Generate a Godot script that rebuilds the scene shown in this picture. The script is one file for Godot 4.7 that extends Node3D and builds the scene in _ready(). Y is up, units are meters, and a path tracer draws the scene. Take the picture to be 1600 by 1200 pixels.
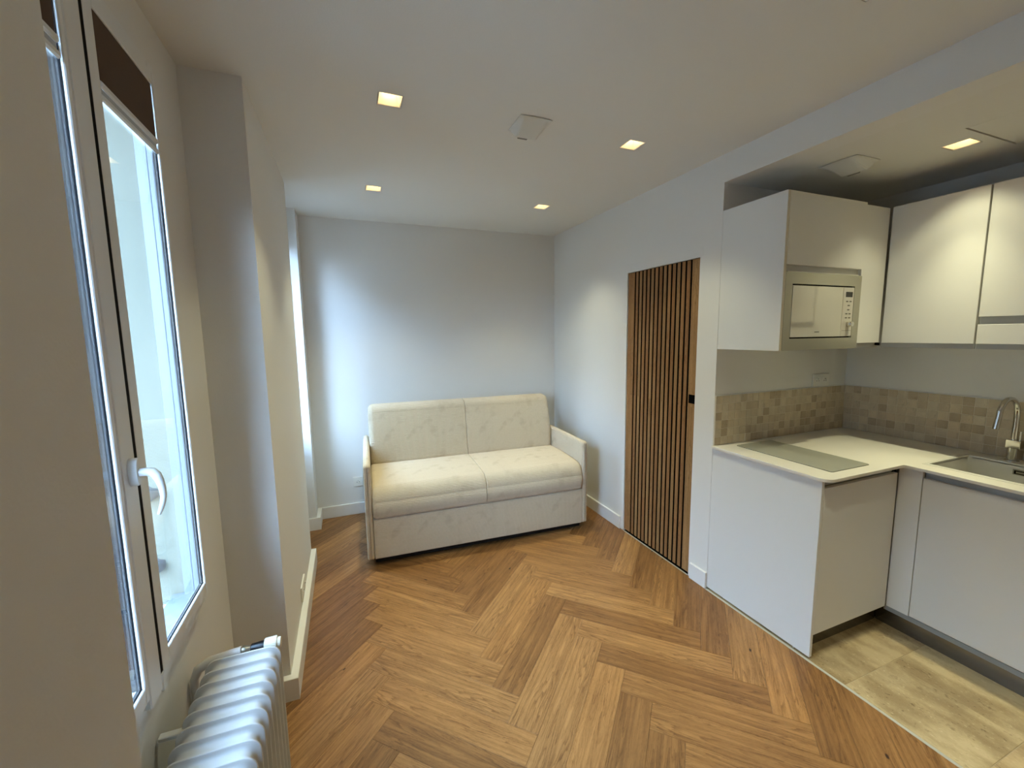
extends Node3D
# A small studio: oak herringbone floor, corduroy sofa, slatted sliding door, white corner kitchen, casement window over a radiator.
# World: x to the right along the back wall, y up, -z away from the camera. Metres.

const XL := -0.306      # face of the left wall (piers)
const XW := -0.505      # face of the wall in the window recesses
const XR := 1.977       # right wall, with the sliding door
const ZB := -3.83       # back wall
const ZN := 1.2         # wall behind the camera
const HC := 2.526       # ceiling
const HK := 2.378       # kitchen ceiling
const ZK := -1.806      # kitchen side wall (hob)
const XK := 3.154       # kitchen back wall (sink)
const ZU := -1.437      # fronts of the wall cabinets on the side wall
const XU := 2.797       # fronts of the wall cabinets on the back wall
const ZF := -1.19       # base front on the side wall
const XB := 2.571       # base front on the back wall
const CT := 0.9         # worktop

var M := {}
var counts := {}
var rng := RandomNumberGenerator.new()

# ------------------------------------------------------------------ geometry
class Geo:
	var v := PackedVector3Array()
	var n := PackedVector3Array()
	var t := PackedVector2Array()

	func tri(a: Vector3, b: Vector3, c: Vector3, na: Vector3, nb: Vector3, nc: Vector3, ta := Vector2.ZERO, tb := Vector2.ZERO, tc := Vector2.ZERO) -> void:
		if (b - a).cross(c - a).dot(na + nb + nc) > 0.0:   # front faces run clockwise
			v.append_array([a, c, b]); n.append_array([na, nc, nb]); t.append_array([ta, tc, tb])
		else:
			v.append_array([a, b, c]); n.append_array([na, nb, nc]); t.append_array([ta, tb, tc])

	func flat(p: Array, hint: Vector3) -> void:
		var m: Vector3 = (p[1] - p[0]).cross(p[2] - p[0]).normalized()
		if m.dot(hint) < 0.0:
			m = -m
		for i in range(1, p.size() - 1):
			tri(p[0], p[i], p[i + 1], m, m, m)

	# chamfered box
	func box(lo: Vector3, hi: Vector3, b := 0.0) -> void:
		var c := (lo + hi) / 2.0
		var h := (hi - lo) / 2.0
		b = minf(b, minf(h.x, minf(h.y, h.z)) * 0.9)
		for ax in 3:
			var u := (ax + 1) % 3
			var w := (ax + 2) % 3
			for s in [-1.0, 1.0]:
				var nn := Vector3.ZERO
				nn[ax] = s
				var q := []
				for k in [[-1, -1], [1, -1], [1, 1], [-1, 1]]:
					var p := c
					p[ax] += s * h[ax]
					p[u] += k[0] * (h[u] - b)
					p[w] += k[1] * (h[w] - b)
					q.append(p)
				flat(q, nn)
		if b <= 0.0:
			return
		for ax in 3:
			var u := (ax + 1) % 3
			var w := (ax + 2) % 3
			for su in [-1.0, 1.0]:
				for sw in [-1.0, 1.0]:
					var q := []
					for e in [[-1, 0], [1, 0], [1, 1], [-1, 1]]:
						var p := c
						p[ax] += e[0] * (h[ax] - b)
						p[u] += su * (h[u] - (b if e[1] == 1 else 0.0))
						p[w] += sw * (h[w] - (0.0 if e[1] == 1 else b))
						q.append(p)
					var hint := Vector3.ZERO
					hint[u] = su
					hint[w] = sw
					flat(q, hint)
		for sx in [-1.0, 1.0]:
			for sy in [-1.0, 1.0]:
				for sz in [-1.0, 1.0]:
					var s := Vector3(sx, sy, sz)
					flat([c + s * Vector3(h.x, h.y - b, h.z - b), c + s * Vector3(h.x - b, h.y, h.z - b), c + s * Vector3(h.x - b, h.y - b, h.z)], s)

	# closed rings joined by smooth walls, capped flat
	func loft(rings: Array, caps := true, tv := [], tu := []) -> void:
		var nr: int = rings.size()
		var m: int = rings[0].size()
		var fn := []
		var cen := Vector3.ZERO
		for r in rings:
			for p in r:
				cen += p
		cen /= float(nr * m)
		var vol := 0.0
		var nrm := []
		for i in nr:
			var a := PackedVector3Array()
			a.resize(m)
			nrm.append(a)
		for i in nr - 1:
			for j in m:
				var k := (j + 1) % m
				var a: Vector3 = rings[i][j]
				var b: Vector3 = rings[i][k]
				var c: Vector3 = rings[i + 1][k]
				var d: Vector3 = rings[i + 1][j]
				var f := (c - a).cross(d - b)
				vol += f.dot((a + b + c + d) / 4.0 - cen)
				nrm[i][j] += f; nrm[i][k] += f; nrm[i + 1][k] += f; nrm[i + 1][j] += f
		var sg := 1.0 if vol >= 0.0 else -1.0
		for i in nr:
			for j in m:
				nrm[i][j] = nrm[i][j].normalized() * sg
		for i in nr - 1:
			for j in m:
				var k := (j + 1) % m
				var ua := Vector2.ZERO
				var ub := Vector2.ZERO
				var uc := Vector2.ZERO
				var ud := Vector2.ZERO
				if tv.size() > 0:
					ua = Vector2(tu[i], tv[j]); ub = Vector2(tu[i], tv[j + 1]); uc = Vector2(tu[i + 1], tv[j + 1]); ud = Vector2(tu[i + 1], tv[j])
				tri(rings[i][j], rings[i][k], rings[i + 1][k], nrm[i][j], nrm[i][k], nrm[i + 1][k], ua, ub, uc)
				tri(rings[i][j], rings[i + 1][k], rings[i + 1][j], nrm[i][j], nrm[i + 1][k], nrm[i + 1][j], ua, uc, ud)
		if caps:
			for e in [0, nr - 1]:
				var c := Vector3.ZERO
				for p in rings[e]:
					c += p
				c /= float(m)
				var o := Vector3.ZERO
				for p in rings[1 if e == 0 else nr - 2]:
					o += p
				var hint := c - o / float(m)
				if hint.length() < 1e-7:
					hint = c - cen
				for j in m:
					var q := [c, rings[e][j], rings[e][(j + 1) % m]]
					if (q[1] - c).cross(q[2] - c).length() > 1e-12:
						flat(q, hint)

	# round tube along points
	func tube(pts: Array, radii: Array, sides := 14) -> void:
		var rings := []
		var up := Vector3(0.123, 0.456, 0.88).normalized()
		for i in pts.size():
			var d: Vector3 = pts[mini(i + 1, pts.size() - 1)] - pts[maxi(i - 1, 0)]
			d = d.normalized()
			var a := (up - d * up.dot(d)).normalized()
			up = a
			var b := d.cross(a)
			var ring := PackedVector3Array()
			for k in sides:
				var g := TAU * k / sides
				ring.append(pts[i] + (a * cos(g) + b * sin(g)) * radii[i])
			rings.append(ring)
		loft(rings)

	# extrude a polygon given in plan (x, z) from y0 to y1, top edge chamfered by b
	func slab(poly: PackedVector2Array, y0: float, y1: float, b := 0.0, to_uv := Transform2D.IDENTITY, use_uv := false) -> void:
		var top := poly
		if b > 0.0:
			var o := Geometry2D.offset_polygon(poly, -b, Geometry2D.JOIN_MITER)
			if o.size() == 1 and o[0].size() == poly.size():
				# keep the corners matched
				var q: PackedVector2Array = o[0]
				var best := 0
				var bd := 1e9
				for s in q.size():
					var d := 0.0
					for i in q.size():
						d += q[(i + s) % q.size()].distance_squared_to(poly[i])
					if d < bd:
						bd = d; best = s
				top = PackedVector2Array()
				for i in q.size():
					top.append(q[(i + best) % q.size()])
		var idx := Geometry2D.triangulate_polygon(top)
		for i in range(0, idx.size(), 3):
			for yy in [y1, y0]:
				var src: PackedVector2Array = top if yy == y1 else poly
				var a: Vector2 = src[idx[i]]
				var bb: Vector2 = src[idx[i + 1]]
				var c: Vector2 = src[idx[i + 2]]
				var m := Vector3(0, 1.0 if yy == y1 else -1.0, 0)
				if use_uv:
					tri(Vector3(a.x, yy, a.y), Vector3(bb.x, yy, bb.y), Vector3(c.x, yy, c.y), m, m, m, to_uv * a, to_uv * bb, to_uv * c)
				else:
					tri(Vector3(a.x, yy, a.y), Vector3(bb.x, yy, bb.y), Vector3(c.x, yy, c.y), m, m, m)
		var cc := Vector2.ZERO
		for p in poly:
			cc += p
		cc /= float(poly.size())
		var area := 0.0
		for i in poly.size():
			area += poly[i].cross(poly[(i + 1) % poly.size()])
		for i in poly.size():
			var k := (i + 1) % poly.size()
			var e := poly[k] - poly[i]
			var nn := Vector2(e.y, -e.x).normalized() * signf(area)
			var hint := Vector3(nn.x, 0.0, nn.y)
			var y2 := y1 - (b if top != poly else 0.0)
			var u0 := to_uv * poly[i]
			var u1 := to_uv * poly[k]
			var quads := [[Vector3(poly[i].x, y0, poly[i].y), Vector3(poly[k].x, y0, poly[k].y), Vector3(poly[k].x, y2, poly[k].y), Vector3(poly[i].x, y2, poly[i].y)]]
			if top != poly:
				quads.append([Vector3(poly[i].x, y2, poly[i].y), Vector3(poly[k].x, y2, poly[k].y), Vector3(top[k].x, y1, top[k].y), Vector3(top[i].x, y1, top[i].y)])
			for q in quads:
				var m: Vector3 = (q[1] - q[0]).cross(q[2] - q[0]).normalized()
				if m.dot(hint) < 0.0:
					m = -m
				tri(q[0], q[1], q[2], m, m, m, u0, u1, u1)
				tri(q[0], q[2], q[3], m, m, m, u0, u1, u0)

	func mesh() -> ArrayMesh:
		var a := []
		a.resize(Mesh.ARRAY_MAX)
		a[Mesh.ARRAY_VERTEX] = v
		a[Mesh.ARRAY_NORMAL] = n
		a[Mesh.ARRAY_TEX_UV] = t
		var am := ArrayMesh.new()
		am.add_surface_from_arrays(Mesh.PRIMITIVE_TRIANGLES, a)
		return am

# ------------------------------------------------------------------ naming
func numbered(parent: Node, called: String) -> String:
	var key := "%d/%s" % [parent.get_instance_id(), called]
	var k: int = counts.get(key, 0)
	counts[key] = k + 1
	return called if k == 0 else "%s_%03d" % [called, k]

func put(called: String, shape, mat: Material, parent: Node = self) -> MeshInstance3D:
	var o := MeshInstance3D.new()
	o.name = numbered(parent, called)
	o.mesh = shape.mesh() if shape is Geo else shape
	o.material_override = mat
	parent.add_child(o)
	return o

func tag(o: Node3D, label: String, category: String, group := "", kind := "") -> Node3D:
	o.set_meta("label", label)
	o.set_meta("category", category)
	if group != "":
		o.set_meta("group", group)
	if kind != "":
		o.set_meta("kind", kind)
	return o

func thing(called: String, at: Vector3, label: String, category: String, group := "", kind := "") -> Node3D:
	var o := Node3D.new()
	o.name = numbered(self, called)
	o.position = at
	add_child(o)
	tag(o, label, category, group, kind)
	return o

func bx(lo: Vector3, hi: Vector3, b := 0.0) -> Geo:
	var g := Geo.new()
	g.box(lo, hi, b)
	return g

# box part given in world coordinates under a thing that stands at its own position
func part(called: String, lo: Vector3, hi: Vector3, mat: Material, parent: Node3D, b := 0.0) -> MeshInstance3D:
	var o := parent.global_position if parent.is_inside_tree() else parent.position
	return put(called, bx(lo - o, hi - o, b), mat, parent)

# slab in plan with rectangular holes, as boxes
func holed(g: Geo, x0: float, x1: float, z0: float, z1: float, y0: float, y1: float, holes: Array) -> void:
	var xs := [x0, x1]
	var zs := [z0, z1]
	for h in holes:
		xs.append_array([h.position.x, h.end.x])
		zs.append_array([h.position.y, h.end.y])
	xs.sort()
	zs.sort()
	for i in xs.size() - 1:
		for j in zs.size() - 1:
			if xs[i + 1] - xs[i] < 1e-5 or zs[j + 1] - zs[j] < 1e-5:
				continue
			var c := Vector2((xs[i] + xs[i + 1]) / 2.0, (zs[j] + zs[j + 1]) / 2.0)
			var inside := false
			for h in holes:
				inside = inside or h.has_point(c)
			if not inside:
				g.box(Vector3(xs[i], y0, zs[j]), Vector3(xs[i + 1], y1, zs[j + 1]))

# ------------------------------------------------------------------ materials
func mat(c: Color, rough := 0.6, metal := 0.0, spec := 0.5) -> StandardMaterial3D:
	var m := StandardMaterial3D.new()
	m.albedo_color = c
	m.roughness = rough
	m.metallic = metal
	m.metallic_specular = spec
	return m

func noise_image(w: int, h: int, f: Callable) -> ImageTexture:
	var d := PackedByteArray()
	d.resize(w * h * 3)
	var k := 0
	for y in h:
		for x in w:
			var c: Color = f.call(float(x) / w, float(y) / h)
			d[k] = clampi(int(c.r * 255.0), 0, 255)
			d[k + 1] = clampi(int(c.g * 255.0), 0, 255)
			d[k + 2] = clampi(int(c.b * 255.0), 0, 255)
			k += 3
	return ImageTexture.create_from_image(Image.create_from_data(w, h, false, Image.FORMAT_RGB8, d))

func noise(seed_: int, freq: float, oct := 3) -> FastNoiseLite:
	var q := FastNoiseLite.new()
	q.seed = seed_
	q.noise_type = FastNoiseLite.TYPE_SIMPLEX_SMOOTH
	q.frequency = freq
	q.fractal_octaves = oct
	return q

# oak board: u runs along the grain; lengths in metres
func oak_texture(seed_: int, w: int, h: int, lx: float, ly: float, cathedral: float, knots: Array, upright := false, dark := Color(0.355, 0.235, 0.125), light := Color(0.69, 0.522, 0.335)) -> ImageTexture:
	var na := noise(seed_, 1.0, 2)
	var nb := noise(seed_ + 7, 1.0, 3)
	var nf := noise(seed_ + 13, 1.0, 2)
	var yc := ly * (0.25 + 0.5 * fmod(seed_ * 0.618, 1.0))
	var dirn := 1.0 if seed_ % 2 == 0 else -1.0
	var f := func(u: float, v: float) -> Color:
		if upright:
			var s := u
			u = v
			v = s
		var x := u * lx
		var y := v * ly
		var kn := 0.0
		for k in knots:
			var dx: float = (x - k[0]) / 2.2
			var dy: float = y - k[1]
			var dd := sqrt(dx * dx + dy * dy)
			y += (dy / maxf(dd, 0.002)) * 0.012 * exp(-dd / 0.02)
			kn = maxf(kn, 1.0 - smoothstep(k[2] * 0.5, k[2] * 1.1, dd))
		var warp := na.get_noise_2d(x * 2.6, y * 16.0) * 0.016 + nb.get_noise_2d(x * 9.0, y * 60.0) * 0.0035
		var yy := y - yc + warp
		var r := yy * (1.0 - cathedral) + cathedral * (sqrt(yy * yy * 1.0 + pow(0.014 + dirn * (x - lx * 0.5) * 0.045 + 0.02, 2.0)))
		var ph := r * 175.0 + 1.0 * na.get_noise_2d(x * 1.3 + 31.0, y * 40.0)
		var ring := ph - floorf(ph)
		var line := smoothstep(0.35, 0.95, ring) * (1.0 - smoothstep(0.95, 1.0, ring))
		line *= 0.35 + 0.65 * smoothstep(-0.3, 0.35, nb.get_noise_2d(x * 2.0 + 17.0, y * 9.0))
		var fibre := nf.get_noise_2d(x * 24.0, y * 900.0)
		var pore := smoothstep(0.12, 0.45, nf.get_noise_2d(x * 40.0 + 91.0, y * 1300.0)) * (0.35 + 0.65 * line)
		var broad := nb.get_noise_2d(x * 3.0 + 5.0, y * 22.0 + 9.0)
		var streak := na.get_noise_2d(x * 0.9 + 70.0, y * 55.0)
		var s := 0.60 - 0.34 * line + 0.10 * fibre - 0.22 * pore + 0.18 * broad + 0.24 * streak
		var c := dark.lerp(light, clampf(s + 0.2, 0.0, 1.0))
		return c.lerp(Color(0.20, 0.11, 0.06), kn)
	return noise_image(w, h, f)

func stone_texture(seed_: int, size: int, lx: float, lift := 0.0) -> ImageTexture:
	var na := noise(seed_, 1.0, 4)
	var nb := noise(seed_ + 3, 1.0, 3)
	var f := func(u: float, v: float) -> Color:
		var x := u * lx
		var z := v * lx
		var w := nb.get_noise_2d(x * 5.0 + 3.0, z * 5.0) * 0.05
		var a := na.get_noise_2d(x * 4.5, z * 2.2 + w)
		var b := nb.get_noise_2d(x * 16.0, z * 6.5 + w * 3.0)
		var fine := na.get_noise_2d(x * 120.0, z * 55.0)
		var grit := nb.get_noise_2d(x * 260.0, z * 200.0)
		var c := Color(0.60, 0.525, 0.40).lerp(Color(0.78, 0.71, 0.575), clampf(0.50 + a * 1.1 + b * 0.4 + fine * 0.2, 0.0, 1.0))
		c = c.lerp(Color(0.45, 0.375, 0.27), smoothstep(0.25, 0.8, b * 0.7 + fine * 0.45 - a * 0.3) * 0.8)
		c = c.lerp(Color(0.40, 0.33, 0.235), smoothstep(0.42, 0.62, na.get_noise_2d(x * 42.0 + 11.0, z * 30.0)) * smoothstep(0.0, 0.3, -a) * 0.7)
		c = c.lerp(Color(0.88, 0.83, 0.72), smoothstep(0.46, 0.66, nb.get_noise_2d(x * 75.0 + 40.0, z * 34.0)) * 0.5)
		c = c.lerp(Color(0.86, 0.81, 0.70), smoothstep(0.35, 0.6, grit) * 0.25)
		return c.lerp(Color(0.92, 0.885, 0.825), lift)
	return noise_image(size, size, f)

func make_materials() -> void:
	M.wall = mat(Color(0.905, 0.895, 0.875), 0.75, 0.0, 0.3)
	M.ceiling = mat(Color(0.90, 0.89, 0.865), 0.85, 0.0, 0.2)
	M.trim = mat(Color(0.92, 0.915, 0.905), 0.4)
	M.front = mat(Color(0.90, 0.893, 0.875), 0.5, 0.0, 0.4)
	M.front_edge = mat(Color(0.84, 0.80, 0.72), 0.5)
	M.carcass = mat(Color(0.80, 0.79, 0.77), 0.6)
	M.groove = mat(Color(0.70, 0.70, 0.69), 0.5)
	M.pvc = mat(Color(0.89, 0.885, 0.87), 0.35)
	M.outer = mat(Color(0.45, 0.47, 0.50), 0.4)
	M.gasket = mat(Color(0.06, 0.06, 0.07), 0.7, 0.0, 0.2)
	M.top = mat(Color(0.91, 0.89, 0.85), 0.35)
	M.sink = mat(Color(0.86, 0.85, 0.82), 0.4)
	M.black = mat(Color(0.015, 0.015, 0.015), 0.7, 0.0, 0.15)
	M.steel = mat(Color(0.62, 0.60, 0.55), 0.3, 0.9)
	M.chrome = mat(Color(0.82, 0.81, 0.79), 0.08, 1.0)
	M.plinth = mat(Color(0.50, 0.49, 0.47), 0.16, 0.85)
	M.edging = mat(Color(0.80, 0.78, 0.73), 0.35, 0.4)
	M.radiator = mat(Color(0.84, 0.835, 0.82), 0.3)
	M.plastic = mat(Color(0.92, 0.91, 0.88), 0.35)
	M.vent = mat(Color(0.86, 0.855, 0.83), 0.5)
	M.vent_slot = mat(Color(0.50, 0.49, 0.46), 0.7)
	M.dark_slot = mat(Color(0.30, 0.29, 0.27), 0.6)
	M.blind = mat(Color(0.33, 0.25, 0.19), 0.9)
	M.blind.backlight = Color(0.10, 0.07, 0.05)
	M.mw_frame = mat(Color(0.70, 0.685, 0.62), 0.28, 0.55)
	M.mw_glass = mat(Color(0.87, 0.855, 0.81), 0.06, 0.3)
	M.mw_panel = mat(Color(0.84, 0.82, 0.78), 0.12, 0.1)
	M.mark = mat(Color(0.36, 0.34, 0.30), 0.5)
	M.display = mat(Color(0.015, 0.02, 0.02), 0.1)
	M.hob = mat(Color(0.66, 0.66, 0.62), 0.1)
	M.stucco = mat(Color(0.43, 0.425, 0.36), 0.9)
	M.iron = mat(Color(0.30, 0.31, 0.32), 0.9)
	M.brass = mat(Color(0.35, 0.24, 0.12), 0.5, 0.4)
	M.valve_black = mat(Color(0.05, 0.05, 0.07), 0.35)
	M.knob_cream = mat(Color(0.88, 0.85, 0.77), 0.4)
	M.grout = mat(Color(0.85, 0.81, 0.73), 0.9)
	M.joint = mat(Color(0.70, 0.63, 0.50), 0.9)
	M.rail = mat(Color(0.56, 0.57, 0.57), 0.5)
	M.reflector = mat(Color(0.95, 0.93, 0.88), 0.35)
	M.subfloor = mat(Color(0.24, 0.16, 0.09), 0.9)
	M.soil = mat(Color(0.45, 0.44, 0.42), 0.9)
	var g := mat(Color(0.92, 0.97, 0.97, 0.06), 0.0)
	g.transparency = BaseMaterial3D.TRANSPARENCY_ALPHA
	M.glass = g
	var led := mat(Color(1, 1, 1), 0.5)
	led.emission_enabled = true
	led.emission = Color(1.0, 0.86, 0.62)
	led.emission_energy_multiplier = 26.0
	M.led = led
	# wall paint: the faint relief of a roller
	var pn := NoiseTexture2D.new()
	pn.width = 256
	pn.height = 256
	pn.seamless = true
	pn.as_normal_map = true
	pn.bump_strength = 1.2
	pn.noise = noise(5, 0.09, 3)
	for k in ["wall", "ceiling"]:
		M[k].normal_enabled = true
		M[k].normal_texture = pn
		M[k].normal_scale = 0.18
		M[k].uv1_triplanar = true
		M[k].uv1_world_triplanar = true
		M[k].uv1_scale = Vector3(5, 5, 5)
	# oak boards of the floor, ten cuts
	M.oak = []
	for i in 10:
		var kn := []
		if i == 5:
			kn = [[0.5, 0.09, 0.006]]
		elif i == 1:
			kn = [[0.18, 0.035, 0.004]]
		var tx := oak_texture(100 + i * 17, 560, 104, 0.727, 0.1335, [0.9, 0.15, 0.8, 0.5, 1.0, 0.7, 0.05, 0.95, 0.35, 0.6][i], kn)
		for tone in 4:
			var w := mat([Color(1.0, 0.985, 0.96), Color(0.93, 0.90, 0.86), Color(0.84, 0.80, 0.755), Color(1.0, 0.97, 0.92)][tone], 0.42, 0.0, 0.42)
			w.albedo_texture = tx
			M.oak.append(w)
	# door slats: upright grain
	M.slat = []
	for i in 3:
		var w := mat([Color(1.0, 0.92, 0.82), Color(0.95, 0.86, 0.76), Color(1.0, 0.95, 0.86)][i], 0.6, 0.0, 0.3)
		w.albedo_texture = oak_texture(900 + i * 31, 72, 512, 1.1, 0.16, 0.1, [], true, Color(0.43, 0.335, 0.235), Color(0.67, 0.545, 0.40))
		w.uv1_triplanar = true
		w.uv1_world_triplanar = true
		w.uv1_scale = Vector3(6.25, 0.91, 6.25)
		M.slat.append(w)
	# kitchen floor stone and mosaic stone
	M.stone = []
	for i in 3:
		var w := mat([Color(0.95, 0.92, 0.87), Color(1.0, 0.98, 0.94), Color(1.0, 0.96, 0.91)][i], 0.45, 0.0, 0.4)
		w.albedo_texture = stone_texture(40 + i * 9, 512, 0.64)
		w.uv1_triplanar = true
		w.uv1_world_triplanar = true
		w.uv1_scale = Vector3(1.5625, 1.5625, 1.5625)
		w.uv1_offset = Vector3(0.37 * i, 0.2 * i, 0.61 * i)
		M.stone.append(w)
	var ms := stone_texture(77, 256, 0.3, 0.6)
	M.mosaic = []
	for i in 7:
		var w := mat([Color(0.98, 0.97, 0.95), Color(0.95, 0.93, 0.90), Color(0.92, 0.89, 0.85), Color(0.98, 0.96, 0.92), Color(0.86, 0.82, 0.77), Color(0.97, 0.96, 0.94), Color(0.95, 0.92, 0.88)][i], 0.6)
		w.albedo_texture = ms
		w.uv1_triplanar = true
		w.uv1_world_triplanar = true
		w.uv1_scale = Vector3(3.3, 3.3, 3.3)
		w.uv1_offset = Vector3(0.13 * i, 0.29 * i, 0.17 * i)
		M.mosaic.append(w)
	# corduroy: brushed pile in soft patches
	var pa := noise(61, 1.0, 3)
	var pb := noise(62, 1.0, 2)
	var cord := mat(Color(1, 1, 1), 0.95, 0.0, 0.15)
	cord.albedo_texture = noise_image(256, 256, func(u: float, v: float) -> Color:
		var x := u * 1.2
		var y := v * 1.2
		# wraps at the edges
		var bl := func(q: FastNoiseLite, k: float) -> float:
			return lerpf(lerpf(q.get_noise_2d(x * k, y * k), q.get_noise_2d((x - 1.2) * k, y * k), smoothstep(0.8, 1.0, u)), lerpf(q.get_noise_2d(x * k, (y - 1.2) * k), q.get_noise_2d((x - 1.2) * k, (y - 1.2) * k), smoothstep(0.8, 1.0, u)), smoothstep(0.8, 1.0, v))
		var a: float = bl.call(pa, 6.0)
		var b: float = bl.call(pb, 60.0)
		return Color(0.81, 0.75, 0.655).lerp(Color(0.68, 0.61, 0.515), smoothstep(0.1, 0.75, a) * 0.5 + 0.10 * b + 0.1))
	cord.uv1_triplanar = true
	cord.uv1_scale = Vector3(0.83, 0.83, 0.83)
	cord.rim_enabled = true
	cord.rim = 0.35
	M.cord = cord
	M.seam = mat(Color(0.52, 0.46, 0.39), 0.9)
	M.under = mat(Color(0.05, 0.045, 0.04), 0.9)  # sofa glides, and the shade painted beneath the sofa

# ------------------------------------------------------------------ scene
func _ready() -> void:
	rng.seed = 4242
	var cam := Camera3D.new()
	cam.name = "camera"
	add_child(cam)
	cam.rotation_order = EULER_ORDER_YXZ
	cam.position = Vector3(0, 1.5676, 0)
	cam.rotation = Vector3(-0.118696, -0.374509, -0.013368)
	cam.keep_aspect = Camera3D.KEEP_HEIGHT
	cam.fov = 85.1463
	cam.near = 0.02
	cam.current = true

	var we := WorldEnvironment.new()
	we.name = "environment"
	var env := Environment.new()
	env.background_mode = Environment.BG_SKY
	var sky := Sky.new()
	var sm := ProceduralSkyMaterial.new()
	sm.sky_top_color = Color(0.67, 0.83, 1.0)
	sm.sky_horizon_color = Color(0.75, 0.87, 1.0)
	sm.ground_horizon_color = Color(0.50, 0.53, 0.55)
	sm.ground_bottom_color = Color(0.40, 0.41, 0.42)
	sm.sky_energy_multiplier = 4.7
	sm.ground_energy_multiplier = 1.5
	sm.sun_angle_max = 1.0
	sky.sky_material = sm
	env.sky = sky
	env.ambient_light_source = Environment.AMBIENT_SOURCE_SKY
	env.tonemap_mode = Environment.TONE_MAPPER_LINEAR
	env.tonemap_exposure = 1.1
	env.sdfgi_enabled = true
	env.ssao_enabled = true
	env.ssil_enabled = true
	we.environment = env
	add_child(we)

	make_materials()
	build_floor()
	build_shell()
	build_windows()
	build_door()
	build_radiator()
	build_sofa()
	build_kitchen()
	build_ceiling_fittings()
	build_sockets()

# ------------------------------------------------------------------ floor
func build_floor() -> void:
	var f := thing("floor", Vector3.ZERO, "herringbone oak floor with a strip of beige stone tiles in the kitchen", "floor", "", "structure")
	put("subfloor", bx(Vector3(-0.9, -0.12, -4.0), Vector3(3.35, -0.014, 1.4)), M.subfloor, f)
	var room := PackedVector2Array([Vector2(XW, ZN), Vector2(1.962, ZN), Vector2(1.962, ZK), Vector2(XR, ZK), Vector2(XR, ZB), Vector2(XL, ZB), Vector2(XL, -3.63), Vector2(XW, -3.63), Vector2(XW, -3.073), Vector2(XL, -3.073), Vector2(XL, -1.913), Vector2(XW, -1.913), Vector2(XW, -0.69), Vector2(XL, -0.69), Vector2(XL, ZN)])
	var L := 0.727
	var W := 0.1335
	var a := Vector2(1, 1) / sqrt(2.0)      # x, z
	var b := Vector2(-1, 1) / sqrt(2.0)
	var org := Vector2(0.616, -1.716) - a * L
	var gap := 0.0003
	for m in range(-6, 8):
		for k in range(-40, 40):
			for kind in 2:
				var p := org + a * (m * L + k * W) + b * (-m * L + k * W)
				var q: PackedVector2Array
				var t: Transform2D
				if kind == 0:
					q = PackedVector2Array([p + a * gap + b * gap, p + a * (L - gap) + b * gap, p + a * (L - gap) + b * (W - gap), p + a * gap + b * (W - gap)])
					t = Transform2D(a, b, p)
				else:
					var p2 := p + b * W
					q = PackedVector2Array([p2 + a * gap + b * gap, p2 + a * (W - gap) + b * gap, p2 + a * (W - gap) + b * (L - gap), p2 + a * gap + b * (L - gap)])
					t = Transform2D(b, a, p2)
				var cuts := Geometry2D.intersect_polygons(q, room)
				if cuts.is_empty():
					continue
				var inv := t.affine_inverse()
				var flip := rng.randf() < 0.5
				var scale_uv := Transform2D(Vector2((-1.0 if flip else 1.0) / L, 0), Vector2(0, 1.0 / W), Vector2(1.0 if flip else 0.0, 0))
				var wood: Material = M.oak[rng.randi_range(0, M.oak.size() - 1)]
				for c in cuts:
					var ar := 0.0
					for i in c.size():
						ar += c[i].cross(c[(i + 1) % c.size()])
					if absf(ar) < 0.0012:
						continue
					var g := Geo.new()
					g.slab(c, -0.014, 0.0, 0.0006, scale_uv * inv, true)
					put("plank", g, wood, f)
	# stone tiles of the kitchen
	var zs := [-1.80, -1.455, -1.033, -0.611, -0.19, 0.23, 0.65, 1.07, ZN]
	for i in zs.size() - 1:
		put("stone_tile", bx(Vector3(XR + 0.001, -0.014, zs[i] + 0.001), Vector3(2.62, -0.0005, zs[i + 1] - 0.001), 0.0012), M.stone[(i + 2) % 3], f)
	put("tile_joint", bx(Vector3(XR, -0.0139, -1.80), Vector3(2.62, -0.002, ZN)), M.joint, f)
	put("edging_strip", bx(Vector3(1.9625, -0.013, ZK + 0.001), Vector3(1.9765, 0.001, ZN - 0.001), 0.001), M.edging, f)

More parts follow.
